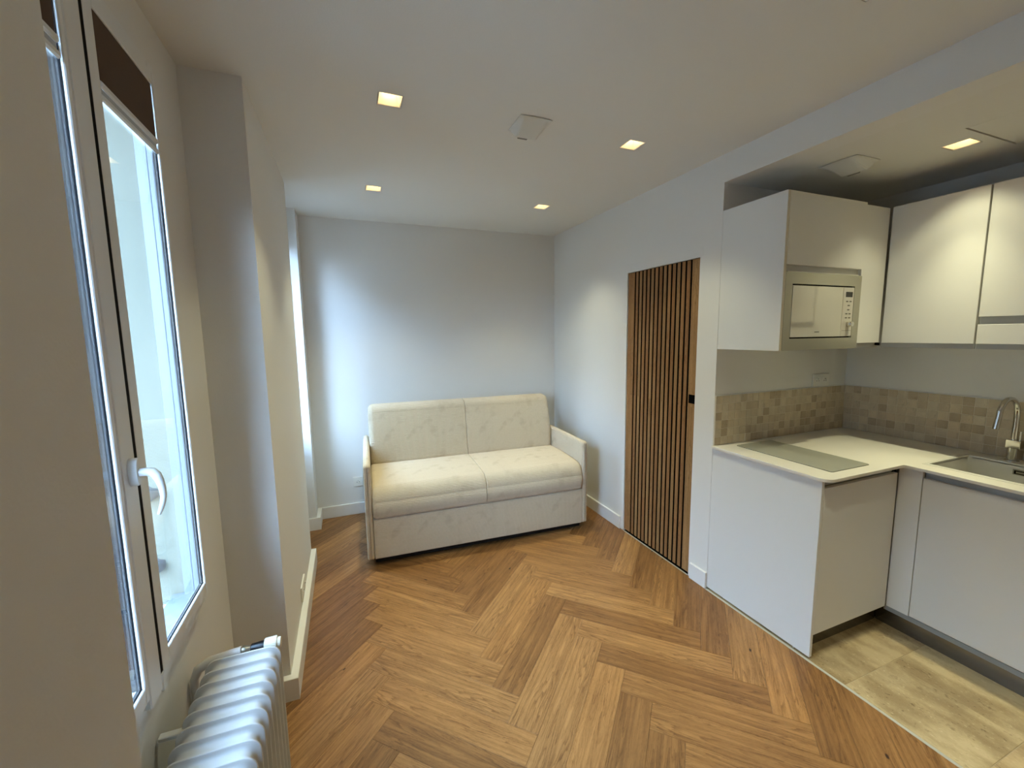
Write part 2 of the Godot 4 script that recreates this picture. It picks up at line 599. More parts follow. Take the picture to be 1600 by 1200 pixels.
# ------------------------------------------------------------------ walls, ceiling, skirting
func build_shell() -> void:
	var g := Geo.new()
	var hi := 2.66
	# left: near pier, wall under and over and beside both windows, far pier, pilaster; masonry outside
	g.box(Vector3(-0.508, -0.02, -0.69), Vector3(XL, hi, ZN + 0.1))
	g.box(Vector3(-0.62, -0.02, -3.073), Vector3(XL, hi, -1.913))
	g.box(Vector3(-0.62, -0.02, -3.95), Vector3(XL, hi, -3.63))
	for w in [[-1.913, -0.69, -1.53, -0.73, 0.745, 2.325], [-3.63, -3.073, -3.60, -3.10, 0.745, 2.325]]:
		g.box(Vector3(-0.62, -0.02, w[0]), Vector3(XW, w[4], w[1]))
		g.box(Vector3(-0.62, w[5], w[0]), Vector3(XW, hi, w[1]))
		g.box(Vector3(-0.62, w[4], w[0]), Vector3(XW, w[5], w[2]))
		g.box(Vector3(-0.508, w[4], w[3]), Vector3(XW, w[5], w[1]))
	tag(put("wall_left", g, M.wall), "white left wall with two window recesses between projecting piers", "wall", "", "structure")
	g = Geo.new()
	g.box(Vector3(XL, -0.02, ZB - 0.12), Vector3(XR + 0.3, hi, ZB))
	tag(put("wall_back", g, M.wall), "plain white back wall behind the beige sofa", "wall", "", "structure")
	g = Geo.new()
	var xo := XR + 0.12
	g.box(Vector3(XR, -0.02, ZB), Vector3(xo, hi, -2.644))
	g.box(Vector3(XR, 2.006, -2.644), Vector3(xo, hi, -1.956))
	g.box(Vector3(XR, -0.02, -1.956), Vector3(xo, hi, ZK))
	g.box(Vector3(XR, HK, ZK), Vector3(xo, hi, ZN))
	g.box(Vector3(2.062, -0.02, -2.644), Vector3(xo, 2.006, -1.956))
	tag(put("wall_right", g, M.wall), "white right wall around the slatted door, running on as a beam over the kitchen", "wall", "", "structure")
	g = Geo.new()
	g.box(Vector3(-0.86, -0.02, ZN), Vector3(3.3, hi, ZN + 0.1))
	tag(put("wall_front", g, M.wall), "white wall behind the camera closing the room", "wall", "", "structure")
	# kitchen niche walls carry the mosaic
	var ks := thing("wall_kitchen_side", Vector3.ZERO, "white kitchen side wall with a band of beige mosaic above the hob", "wall", "", "structure")
	put("plaster", bx(Vector3(xo, -0.02, ZK - 0.12), Vector3(XK + 0.14, hi, ZK)), M.wall, ks)
	var kb := thing("wall_kitchen_back", Vector3.ZERO, "white kitchen back wall with a band of beige mosaic behind the sink", "wall", "", "structure")
	put("plaster", bx(Vector3(XK, -0.02, ZK), Vector3(XK + 0.14, hi, ZN)), M.wall, kb)
	var th := 0.008
	var P := 0.049
	put("grout", bx(Vector3(XR + 0.002, CT + 0.001, ZK + 0.0002), Vector3(XK, 1.193, ZK + th - 0.0014)), M.grout, ks)
	put("grout", bx(Vector3(XK - th + 0.0014, CT + 0.001, ZK + th), Vector3(XK - 0.0002, 1.193, -0.3)), M.grout, kb)
	var meshes := []
	for i in 4:
		var q := Geo.new()
		var s := 0.0233 + 0.0001 * (i % 2)
		q.box(Vector3(-s, -s, -0.0035), Vector3(s, s, 0.0035 + 0.0004 * i), 0.0012)
		meshes.append(q.mesh())
	for r in 6:
		for c in 24:
			var x := XR + 0.0285 + P * c
			if x > XK - th - 0.01:
				continue
			var o := put("mosaic_tile", meshes[rng.randi() % 4], M.mosaic[rng.randi() % 7], ks)
			o.position = Vector3(x, CT + 0.0245 + P * r, ZK + th - 0.004)
	for r in 6:
		for c in 28:
			var o := put("mosaic_tile", meshes[rng.randi() % 4], M.mosaic[rng.randi() % 7], kb)
			o.position = Vector3(XK - th + 0.004, CT + 0.0245 + P * r, ZK + th + 0.026 + P * c)
			o.rotation.y = -PI / 2
	put("tile_trim", bx(Vector3(XR + 0.001, 1.1935, ZK + 0.0005), Vector3(XK - 0.001, 1.197, ZK + th), 0.0008), M.trim, ks)
	put("tile_trim", bx(Vector3(XK - th, 1.1935, ZK + th), Vector3(XK - 0.0005, 1.197, -0.3), 0.0008), M.trim, kb)
	# ceilings
	var c := thing("ceiling", Vector3.ZERO, "flat white ceiling with square recessed lights, lower over the kitchen", "ceiling", "", "structure")
	var holes := []
	for p in room_lights():
		holes.append(Rect2(p.x - 0.0495, p.y - 0.0495, 0.099, 0.099))
	g = Geo.new()
	holed(g, -0.86, XR, ZB - 0.12, ZN + 0.1, HC, HC + 0.12, holes)
	put("main_ceiling", g, M.ceiling, c)
	g = Geo.new()
	var hatch := Rect2(2.404, -1.01, 0.42, 0.42)
	var kh := [hatch]
	for p in kitchen_lights():
		kh.append(Rect2(p.x - 0.0495, p.y - 0.0495, 0.099, 0.099))
	holed(g, xo, XK + 0.14, ZK, ZN, HK, HK + 0.10, kh)
	put("kitchen_ceiling", g, M.ceiling, c)
	put("access_hatch", bx(Vector3(2.409, HK + 0.001, -1.005), Vector3(2.819, HK + 0.02, -0.595), 0.002), M.ceiling, c)
	put("roof_slab", bx(Vector3(-0.9, hi, -4.0), Vector3(3.35, hi + 0.1, 1.35)), M.ceiling, c)
	put("kitchen_void", bx(Vector3(xo, HK + 0.11, ZK), Vector3(XK + 0.14, HK + 0.15, ZN)), M.ceiling, c)
	# skirting
	var bh := 0.102
	g = Geo.new()
	g.box(Vector3(XL + 0.032, 0.0, ZB), Vector3(XR - 0.016, bh, ZB + 0.016), 0.002)
	tag(put("baseboard_back", g, M.trim), "white skirting board along the back wall behind the sofa", "skirting board", "", "structure")
	g = Geo.new()
	g.box(Vector3(XR - 0.016, 0.0, ZB), Vector3(XR, bh, -2.675), 0.002)
	g.box(Vector3(XR - 0.016, 0.0, -1.935), Vector3(XR, bh, ZK + 0.001), 0.002)
	tag(put("baseboard_right", g, M.trim), "white skirting board on both sides of the slatted door", "skirting board", "", "structure")
	g = Geo.new()
	var k := XL + 0.032
	g.slab(PackedVector2Array([Vector2(XW, -1.913), Vector2(XL, -1.913), Vector2(XL, -3.081), Vector2(k, -3.081), Vector2(k, -1.881), Vector2(XW, -1.881)]), 0.0, bh, 0.002)
	g.slab(PackedVector2Array([Vector2(XW, -3.63), Vector2(XW, -3.614), Vector2(k, -3.614), Vector2(k, ZB), Vector2(XL, ZB), Vector2(XL, -3.63)]), 0.0, bh, 0.002)
	tag(put("baseboard_left", g, M.trim), "white skirting board stepping round the piers of the left wall", "skirting board", "", "structure")
	# thin cover board over the door, just proud of the wall
	g = Geo.new()
	g.box(Vector3(XR - 0.0012, 2.013, -2.69), Vector3(XR + 0.001, 2.061, -1.935), 0.0005)
	tag(put("trim_1", g, M.wall), "thin white cover board above the slatted door", "trim", "", "structure")

# ------------------------------------------------------------------ windows
func build_windows() -> void:
	var w := thing("window_1", Vector3.ZERO, "white two-leaf window with a curved white handle and half-rolled brown blinds above the radiator", "window", "", "structure")
	var xf := -0.470
	var z0 := -1.572
	var z1 := -0.70
	var y0 := 0.722
	var y1 := 2.335
	var g := Geo.new()
	# fixed frame: face strips and its leg in the masonry
	g.box(Vector3(XW, y0, z0), Vector3(xf, y1, -1.531), 0.003)
	g.box(Vector3(-0.52, y0 + 0.03, -0.731), Vector3(xf, y1 - 0.02, -0.765), 0.002)
	g.box(Vector3(XW, y0, -0.731), Vector3(xf, y1, z1), 0.003)
	g.box(Vector3(XW, y0, -1.531), Vector3(xf, 0.762, -0.731), 0.003)
	g.box(Vector3(XW, 2.30, -1.531), Vector3(xf, y1, -0.731), 0.003)
	put("frame", g, M.pvc, w)
	# outer side of the frame with its guide rail, seen through the glass
	g = Geo.new()
	g.box(Vector3(-0.513, 0.76, -1.5295), Vector3(-0.486, 2.32, -1.5115), 0.002)
	g.box(Vector3(-0.4855, 0.76, -1.5295), Vector3(-0.4725, 2.32, -1.509), 0.002)
	g.box(Vector3(-0.55, 0.746, -1.5295), Vector3(-0.486, 0.774, -0.765), 0.003)
	g.box(Vector3(-0.4855, 0.757, -1.509), Vector3(-0.4725, 0.785, -0.765), 0.002)
	put("outer_frame", g, M.outer, w)
	sash(w, -1.5305, -1.172, -0.4565, 0.0185, 0.043)
	sash(w, -1.093, -0.767, -0.4545, 0.015, 0.0255)
	# meeting stile that closes over the far leaf, with its dark joint
	put("meeting_stile", bx(Vector3(-0.475, 0.735, -1.155), Vector3(-0.4535, 2.32, -1.0935), 0.003), M.pvc, w)
	put("stile_foot", bx(Vector3(-0.476, 0.728, -1.172), Vector3(-0.4525, 0.772, -1.1552), 0.002), M.pvc, w)
	put("joint", bx(Vector3(-0.476, 0.772, -1.1718), Vector3(-0.4562, 2.31, -1.1552)), M.gasket, w)
	put("seal", bx(Vector3(-0.492, 0.80, -1.0798), Vector3(-0.4697, 2.262, -1.0782)), M.gasket, w)
	# handle: oval plate, neck and a curved grip hanging down
	var ring := []
	for k in [[-0.4534, 1.0], [-0.441, 1.0], [-0.438, 0.9]]:
		var r := PackedVector3Array()
		for i in 28:
			var a := TAU * i / 28
			var cx := cos(a)
			var sx := sin(a)
			r.append(Vector3(k[0], 1.279 + signf(sx) * pow(absf(sx), 0.7) * 0.031 * k[1], -1.128 + signf(cx) * pow(absf(cx), 0.8) * 0.0135 * k[1]))
		ring.append(r)
	g = Geo.new()
	g.loft(ring)
	var hd := put("handle_plate", g, M.pvc, w)
	g = Geo.new()
	var hp := [[-0.440, 1.277, 0.0090], [-0.425, 1.277, 0.0095], [-0.416, 1.275, 0.0098], [-0.409, 1.267, 0.0094], [-0.4045, 1.254, 0.0083], [-0.401, 1.235, 0.0068], [-0.4005, 1.218, 0.0060], [-0.4035, 1.202, 0.0055], [-0.4085, 1.187, 0.0049], [-0.4125, 1.177, 0.0040]]
	var pts := []
	var rad := []
	for q in hp:
		pts.append(Vector3(q[0], q[1], -1.128))
		rad.append(q[2])
	g.tube(pts, rad, 16)
	put("handle_grip", g, M.pvc, w)

	# second window, in the far recess: only its daylight and a sliver of it show
	var v := thing("window_2", Vector3.ZERO, "narrow white window hidden in the far recess beside the sofa", "window", "", "structure")
	g = Geo.new()
	g.box(Vector3(-0.53, 0.745, -3.60), Vector3(-0.47, 2.325, -3.555), 0.003)
	g.box(Vector3(-0.53, 0.745, -3.145), Vector3(-0.47, 2.325, -3.10), 0.003)
	g.box(Vector3(-0.53, 0.745, -3.555), Vector3(-0.47, 0.80, -3.145), 0.003)
	g.box(Vector3(-0.53, 2.26, -3.555), Vector3(-0.47, 2.325, -3.145), 0.003)
	put("frame", g, M.pvc, v)
	put("pane", bx(Vector3(-0.5, 0.80, -3.555), Vector3(-0.498, 2.26, -3.145)), M.glass, v)

	# grey hinge stubs left in the outer reveal
	for k in [[1.104, -0.566, "grey broken shutter hinge stub outside the window, level with the handle"], [0.877, -0.568, "lower grey shutter hinge stub outside the window near its bottom corner"]]:
		g = Geo.new()
		var rr := []
		for s in [[0.0, 0.024], [0.012, 0.021], [0.026, 0.020], [0.036, 0.015], [0.043, 0.007]]:
			var r := PackedVector3Array()
			for i in 12:
				var a := TAU * i / 12
				var d: float = s[1] * (1.0 + 0.16 * sin(i * 2.3 + s[0] * 90.0))
				r.append(Vector3(cos(a) * d, sin(a) * d, s[0]))
			rr.append(r)
		g.loft(rr)
		var o := put("hinge_stub", g, M.iron)
		o.position = Vector3(k[1] - 0.012, k[0], -1.5305)
		tag(o, k[2], "hinge stub")

	# unseen building across the street, placed to block the low sky
	g = Geo.new()
	g.box(Vector3(-8.5, -9.0, -18.0), Vector3(-7.5, 4.7, 3.0))
	g.box(Vector3(-8.6, 4.7, -18.0), Vector3(-7.35, 5.0, 3.0), 0.05)
	tag(put("unseen_building", g, M.soil), "unseen building across the street, placed to block the low sky from the windows", "building", "", "structure")

	# plaster lining of the outer reveal of both windows
	g = Geo.new()
	for q in [[-1.53, -0.73], [-3.60, -3.10]]:
		g.box(Vector3(-0.63, 0.745, q[0] - 0.001), Vector3(-0.5132, 2.325, q[0] + 0.0005))
	tag(put("trim_2", g, M.stucco), "pale stucco reveal outside the windows", "reveal", "", "structure")

# one glazed leaf between z0 and z1; sa and sb are the widths of its stiles at z0 and z1
func sash(w: Node3D, z0: float, z1: float, x: float, sa: float, sb: float) -> void:
	var y0 := 0.763
	var y1 := 2.298
	var xb := x - 0.015
	var g := Geo.new()
	g.box(Vector3(xb, y0, z0), Vector3(x, y1, z0 + sa), 0.002)
	g.box(Vector3(xb, y0, z1 - sb), Vector3(x, y1, z1), 0.003)
	g.box(Vector3(xb, y0, z0 + sa), Vector3(x, y0 + 0.038, z1 - sb), 0.002)
	g.box(Vector3(xb, 2.262, z0 + sa), Vector3(x, y1, z1 - sb), 0.002)
	var s := put("sash", g, M.pvc, w)
	var a := z0 + sa
	var b := z1 - sb
	var xp := x - 0.0105
	put("pane", bx(Vector3(xp, y0 + 0.036, a - 0.002), Vector3(xp + 0.003, 2.265, b + 0.002)), M.glass, s)
	g = Geo.new()
	var xg := xp + 0.0045
	g.box(Vector3(xb, y0 + 0.038, a), Vector3(xg, 2.26, a + 0.0012))
	g.box(Vector3(xb, y0 + 0.038, b - 0.0012), Vector3(xg, 2.26, b))
	g.box(Vector3(xb, y0 + 0.038, a), Vector3(xg, y0 + 0.0392, b))
	put("gasket", g, M.gasket, s)
	# blind: head, cloth, upper rail, lower rail
	put("blind_cloth", bx(Vector3(-0.4635, 2.118, a + 0.004), Vector3(-0.4595, 2.262, b - 0.004), 0.002), M.blind, s)
	put("blind_rail", bx(Vector3(-0.4635, 2.104, a + 0.003), Vector3(-0.4555, 2.120, b - 0.003), 0.005), M.pvc, s)
	put("blind_rail", bx(Vector3(-0.4635, 2.077, a + 0.003), Vector3(-0.4555, 2.092, b - 0.003), 0.005), M.pvc, s)
	put("blind_gap", bx(Vector3(-0.4635, 2.091, a + 0.004), Vector3(-0.461, 2.105, b - 0.004)), M.groove, s)

# ------------------------------------------------------------------ sliding door
func build_door() -> void:
	var d := thing("door_1", Vector3.ZERO, "oak sliding door with narrow vertical slats over black grooves and a black square pull", "door", "", "structure")
	var x := 1.983
	var za := -2.640
	var zb := -1.960
	put("backing", bx(Vector3(x + 0.0035, 0.012, za), Vector3(x + 0.036, 2.004, zb)), M.black, d)
	var gaps := [-2.561, -2.521, -2.480, -2.439, -2.398, -2.357, -2.316, -2.275, -2.234, -2.1935, -2.153, -2.112, -2.0705, -2.0275]
	put("stile", bx(Vector3(x, 0.014, za), Vector3(x + 0.004, 2.002, gaps[0] - 0.0075), 0.001), M.slat[0], d)
	for i in gaps.size() - 1:
		put("slat", bx(Vector3(x, 0.014, gaps[i] + 0.0075), Vector3(x + 0.004, 2.002, gaps[i + 1] - 0.0075), 0.0012), M.slat[(i * 7 + 1) % 3], d)
	put("stile", bx(Vector3(x, 0.014, gaps[13] + 0.0075), Vector3(x + 0.004, 2.002, zb), 0.001), M.slat[2], d)
	# pull: flush black plate with a raised rim
	var g := Geo.new()
	g.box(Vector3(x - 0.002, 1.123, -2.011), Vector3(x + 0.001, 1.178, -1.9615), 0.0006)
	var p := put("pull", g, M.black, d)
	put("guide_track", bx(Vector3(XR - 0.006, 0.0, za), Vector3(XR + 0.004, 0.0025, zb), 0.0008), M.edging, d)
	put("track_shadow_gap", bx(Vector3(XR + 0.0045, -0.013, za), Vector3(2.06, 0.001, zb)), M.black, d)

# ------------------------------------------------------------------ radiator
func rounded_rect(cx: float, cy: float, hx: float, hy: float, r: float, k := 5) -> PackedVector2Array:
	var p := PackedVector2Array()
	r = minf(r, minf(hx, hy))
	for q in [[1, 1, 0.0], [-1, 1, PI / 2], [-1, -1, PI], [1, -1, 3 * PI / 2]]:
		for i in k + 1:
			var a: float = q[2] + PI / 2 * i / k
			p.append(Vector2(cx + q[0] * (hx - r) + cos(a) * r, cy + q[1] * (hy - r) + sin(a) * r))
	return p

func build_radiator() -> void:
	var at := Vector3(-0.35, 0, -1.415)
	var r := thing("radiator", at, "white column radiator with a cream valve knob under the nearer window", "radiator", "radiators")
	var n := 14
	var pitch := 0.0472
	var rings := []
	for s in [[0.0, 0.0030], [0.0005, 0.0008], [0.0015, 0.0], [0.0046, 0.0], [0.0056, 0.0008], [0.0062, 0.0030], [0.0068, 0.0085], [0.0085, 0.0125], [0.013, 0.0158], [0.021, 0.0172], [0.031, 0.0172], [0.038, 0.0158], [0.0430, 0.0130], [0.0462, 0.0090], [0.0472, 0.0040]]:
		var ring := PackedVector3Array()
		for p in rounded_rect(0.0, 0.345, 0.102 - s[1], 0.255 - s[1], 0.036 - s[1] * 0.5, 6):
			ring.append(Vector3(p.x, p.y, s[0]))
		rings.append(ring)
	var g := Geo.new()
	g.loft(rings)
	var me := g.mesh()
	for i in n:
		var o := put("section", me, M.radiator, r)
		o.position.z = pitch * i
	for i in [0, n - 1]:
		for sx in [-1, 1]:
			g = Geo.new()
			g.tube([Vector3(sx * 0.065, 0.12, pitch * i + 0.024), Vector3(sx * 0.067, 0.05, pitch * i + 0.024), Vector3(sx * 0.07, 0.0, pitch * i + 0.024)], [0.017, 0.012, 0.016], 12)
			put("foot", g, M.radiator, r)
	put("bracket", bx(Vector3(-0.15, 0.55, 0.186), Vector3(-0.092, 0.562, 0.206), 0.002), M.radiator, r)
	# inlet pipe, black nut and ribbed valve head along the far end
	g = Geo.new()
	g.tube([Vector3(-0.142, 0.40, -0.03), Vector3(-0.14, 0.53, -0.03), Vector3(-0.128, 0.56, -0.03), Vector3(-0.10, 0.575, -0.03), Vector3(-0.03, 0.583, -0.03), Vector3(-0.012, 0.584, -0.03)], [0.011, 0.012, 0.014, 0.015, 0.015, 0.016], 14)
	g.tube([Vector3(-0.07, 0.575, -0.03), Vector3(-0.07, 0.57, 0.01)], [0.011, 0.011], 10)
	put("inlet_pipe", g, M.radiator, r)
	g = Geo.new()
	g.tube([Vector3(-0.014, 0.584, -0.03), Vector3(-0.008, 0.584, -0.03), Vector3(0.004, 0.584, -0.03), Vector3(0.016, 0.584, -0.03)], [0.010, 0.016, 0.012, 0.011], 14)
	put("valve_body", g, M.steel, r)
	g = Geo.new()
	g.tube([Vector3(0.014, 0.584, -0.03), Vector3(0.016, 0.584, -0.03), Vector3(0.052, 0.584, -0.03), Vector3(0.054, 0.584, -0.03)], [0.013, 0.0155, 0.0175, 0.016], 10)
	put("valve_nut", g, M.valve_black, r)
	g = Geo.new()
	var kr := []
	for s in [[0.052, 0.019], [0.0535, 0.0215], [0.086, 0.022], [0.0885, 0.0195], [0.0885, 0.017], [0.097, 0.0165], [0.0985, 0.0145]]:
		var ring := PackedVector3Array()
		for i in 72:
			var a := TAU * i / 72
			var d: float = s[1] * (1.0 - (0.045 if (i % 3 == 0 and s[1] > 0.02) else 0.0))
			ring.append(Vector3(s[0], 0.584 + cos(a) * d, -0.03 + sin(a) * d))
		kr.append(ring)
	g.loft(kr)
	put("valve_knob", g, M.knob_cream, r)
	# small dark pipe end that peeps out beside the far pier
	g = Geo.new()
	g.tube([Vector3(-0.39, 0.50, -3.30), Vector3(-0.352, 0.478, -3.30), Vector3(-0.336, 0.470, -3.30), Vector3(-0.331, 0.466, -3.30)], [0.010, 0.013, 0.012, 0.004], 12)
	g.tube([Vector3(-0.39, 0.503, -3.30), Vector3(-0.46, 0.503, -3.30), Vector3(-0.5045, 0.503, -3.30)], [0.010, 0.010, 0.010], 12)
	tag(put("pipe_end", g, M.brass), "small dark pipe end peeping out past the far pier", "pipe")

# ------------------------------------------------------------------ sofa
# a cushion drawn out along x from 0 to w: prof = smooth closed profile of (z, y); ribs stand off it
func cushion(w: float, prof: Callable, rib: float, depth: float, r: float, r2 := -1.0) -> Geo:
	# prof(inset) -> PackedVector2Array sampled densely with equal counts
	var base: PackedVector2Array = prof.call(0.0)
	var m := base.size()
	var s := 0.0
	var arc := []
	for i in m:
		arc.append(s)
		s += base[i].distance_to(base[(i + 1) % m])
	var k := roundf(s / rib)
	if r2 < 0.0:
		r2 = r
	var stations := []
	for i in 6:   # from the end face inwards
		var a := PI / 2 * i / 5.0
		stations.append([r * (1.0 - cos(a)), r * (1.0 - sin(a))])
	for i in range(1, 8):
		stations.append([lerpf(r, w - r2, i / 8.0), 0.0])
	for i in range(5, -1, -1):
		var a := PI / 2 * i / 5.0
		stations.append([w - r2 * (1.0 - cos(a)), r2 * (1.0 - sin(a))])
	var rings := []
	for q in stations:
		var p: PackedVector2Array = prof.call(q[1])
		var ring := PackedVector3Array()
		for j in m:
			var e := p[(j + 1) % m] - p[(j + m - 1) % m]
			var nn := Vector2(e.y, -e.x).normalized()
			var h := depth * (pow(absf(sin(PI * k * arc[j] / s)), 0.7) - 0.7)
			var z := p[j] + nn * h
			ring.append(Vector3(q[0], z.y, z.x))
		rings.append(ring)
	var g := Geo.new()
	g.loft(rings)
	return g

# dense rounded rectangle in (z, y), counter-clockwise, n points a side, with a soft crown on the +z and +y sides
func soft_rect(z0: float, z1: float, y0: float, y1: float, radii: Array, inset: float, crown := 0.0, step := 0.0021) -> PackedVector2Array:
	# radii: at (z1,y1), (z0,y1), (z0,y0), (z1,y0)
	var lim := [[1, 1, 0.0, z1, y1], [-1, 1, PI / 2, z0, y1], [-1, -1, PI, z0, y0], [1, -1, 3 * PI / 2, z1, y0]]
	var p := PackedVector2Array()
	var cn := []
	for i in 4:
		var q: Array = lim[i]
		var r: float = radii[i]
		var n := maxi(3, int(r * PI / 2 / step))
		for k in n + 1:
			var a: float = q[2] + PI / 2 * k / n
			var rr := maxf(r - inset, 0.001)
			var c := Vector2(q[3] - q[0] * r, q[4] - q[1] * r)
			if r < inset:
				c = Vector2(q[3] - q[0] * inset, q[4] - q[1] * inset)
			p.append(c + Vector2(cos(a), sin(a)) * rr)
		# straight run to the next corner, same count for every inset
		var j := (i + 1) % 4
		var q2: Array = lim[j]
		var r2: float = radii[j]
		var a2: float = q2[2]
		var pe := Vector2(q2[3] - q2[0] * maxf(r2, inset), q2[4] - q2[1] * maxf(r2, inset)) + Vector2(cos(a2), sin(a2)) * maxf(r2 - inset, 0.001)
		var full := absf(q2[3] - q[3]) + absf(q2[4] - q[4]) - r - r2
		var m := maxi(2, int(full / step))
		var ps := p[p.size() - 1]
		for k in range(1, m):
			var f := float(k) / m
			var d := Vector2.ZERO
			var amount := crown * 4.0 * f * (1.0 - f)
			if i == 0:
				d = Vector2(0, amount)
			elif i == 3:
				d = Vector2(amount, 0)
			p.append(ps.lerp(pe, f) + d)
	return p

func build_sofa() -> void:
	var at := Vector3(0.055, 0, -2.84)
	var s := thing("sofa", at, "beige wide-rib corduroy two-seat sofa with thin arms against the back wall", "sofa")
	s.rotation.y = -0.04
	# local: x 0..1.672 across the front, z 0 at the front, -0.93 at the back
	var W := 1.672
	var T := 0.046
	var rib := 0.0106
	var dp := 0.0032
	var arm := func(inset: float) -> PackedVector2Array:
		return soft_rect(0.0, T, 0.055, 0.722, [0.022, 0.022, 0.012, 0.012], inset, 0.0, 0.0019)
	for x in [0.0, W - T]:
		# ribs run along the arm, so it is drawn out from front to back and turned
		var o := put("arm", cushion(0.915, arm, rib, dp, 0.021), M.cord, s)
		o.rotation.y = PI / 2
		o.position.x = x
	var base := func(inset: float) -> PackedVector2Array:
		return soft_rect(-0.90, -0.004, 0.058, 0.336, [0.008, 0.008, 0.008, 0.008], inset, 0.0, 0.0018)
	var b := put("base", cushion(W - 2 * T - 0.004, base, rib, dp, 0.004), M.cord, s)
	b.position.x = T + 0.002
	var half := (W - 2 * T) / 2.0
	var seat := func(inset: float) -> PackedVector2Array:
		return soft_rect(-0.66, 0.012, 0.340, 0.553, [0.095, 0.03, 0.03, 0.032], inset, 0.010, 0.0018)
	for i in 2:
		var o := put("seat_cushion", cushion(half - 0.0015, seat, rib, dp, 0.028 if i == 0 else 0.007, 0.007 if i == 0 else 0.028), M.cord, s)
		o.position.x = T + 0.0015 + half * i
	# back: two upright cushions leaning on the frame
	var back := func(inset: float) -> PackedVector2Array:
		return soft_rect(-0.19, 0.0, 0.0, 0.495, [0.065, 0.055, 0.05, 0.05], inset, 0.012, 0.0018)
	for i in 2:
		var o := put("back_cushion", cushion(half - 0.0015, back, rib, dp, 0.045 if i == 0 else 0.008, 0.008 if i == 0 else 0.045), M.cord, s)
		o.position = Vector3(T + 0.0015 + half * i, 0.535, -0.555)
		o.rotation.x = -0.21
	put("back_frame", bx(Vector3(T, 0.30, -0.905), Vector3(W - T, 0.90, -0.80), 0.02), M.cord, s)
	put("shade_block", bx(Vector3(0.05, 0.018, -0.86), Vector3(W - 0.05, 0.062, -0.04)), M.under, s)  # near-black block stands in for the shade beneath the sofa
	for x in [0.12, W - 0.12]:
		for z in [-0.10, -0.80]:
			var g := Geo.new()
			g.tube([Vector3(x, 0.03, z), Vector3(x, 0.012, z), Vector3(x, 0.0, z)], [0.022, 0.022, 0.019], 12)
			put("glide", g, M.under, s)

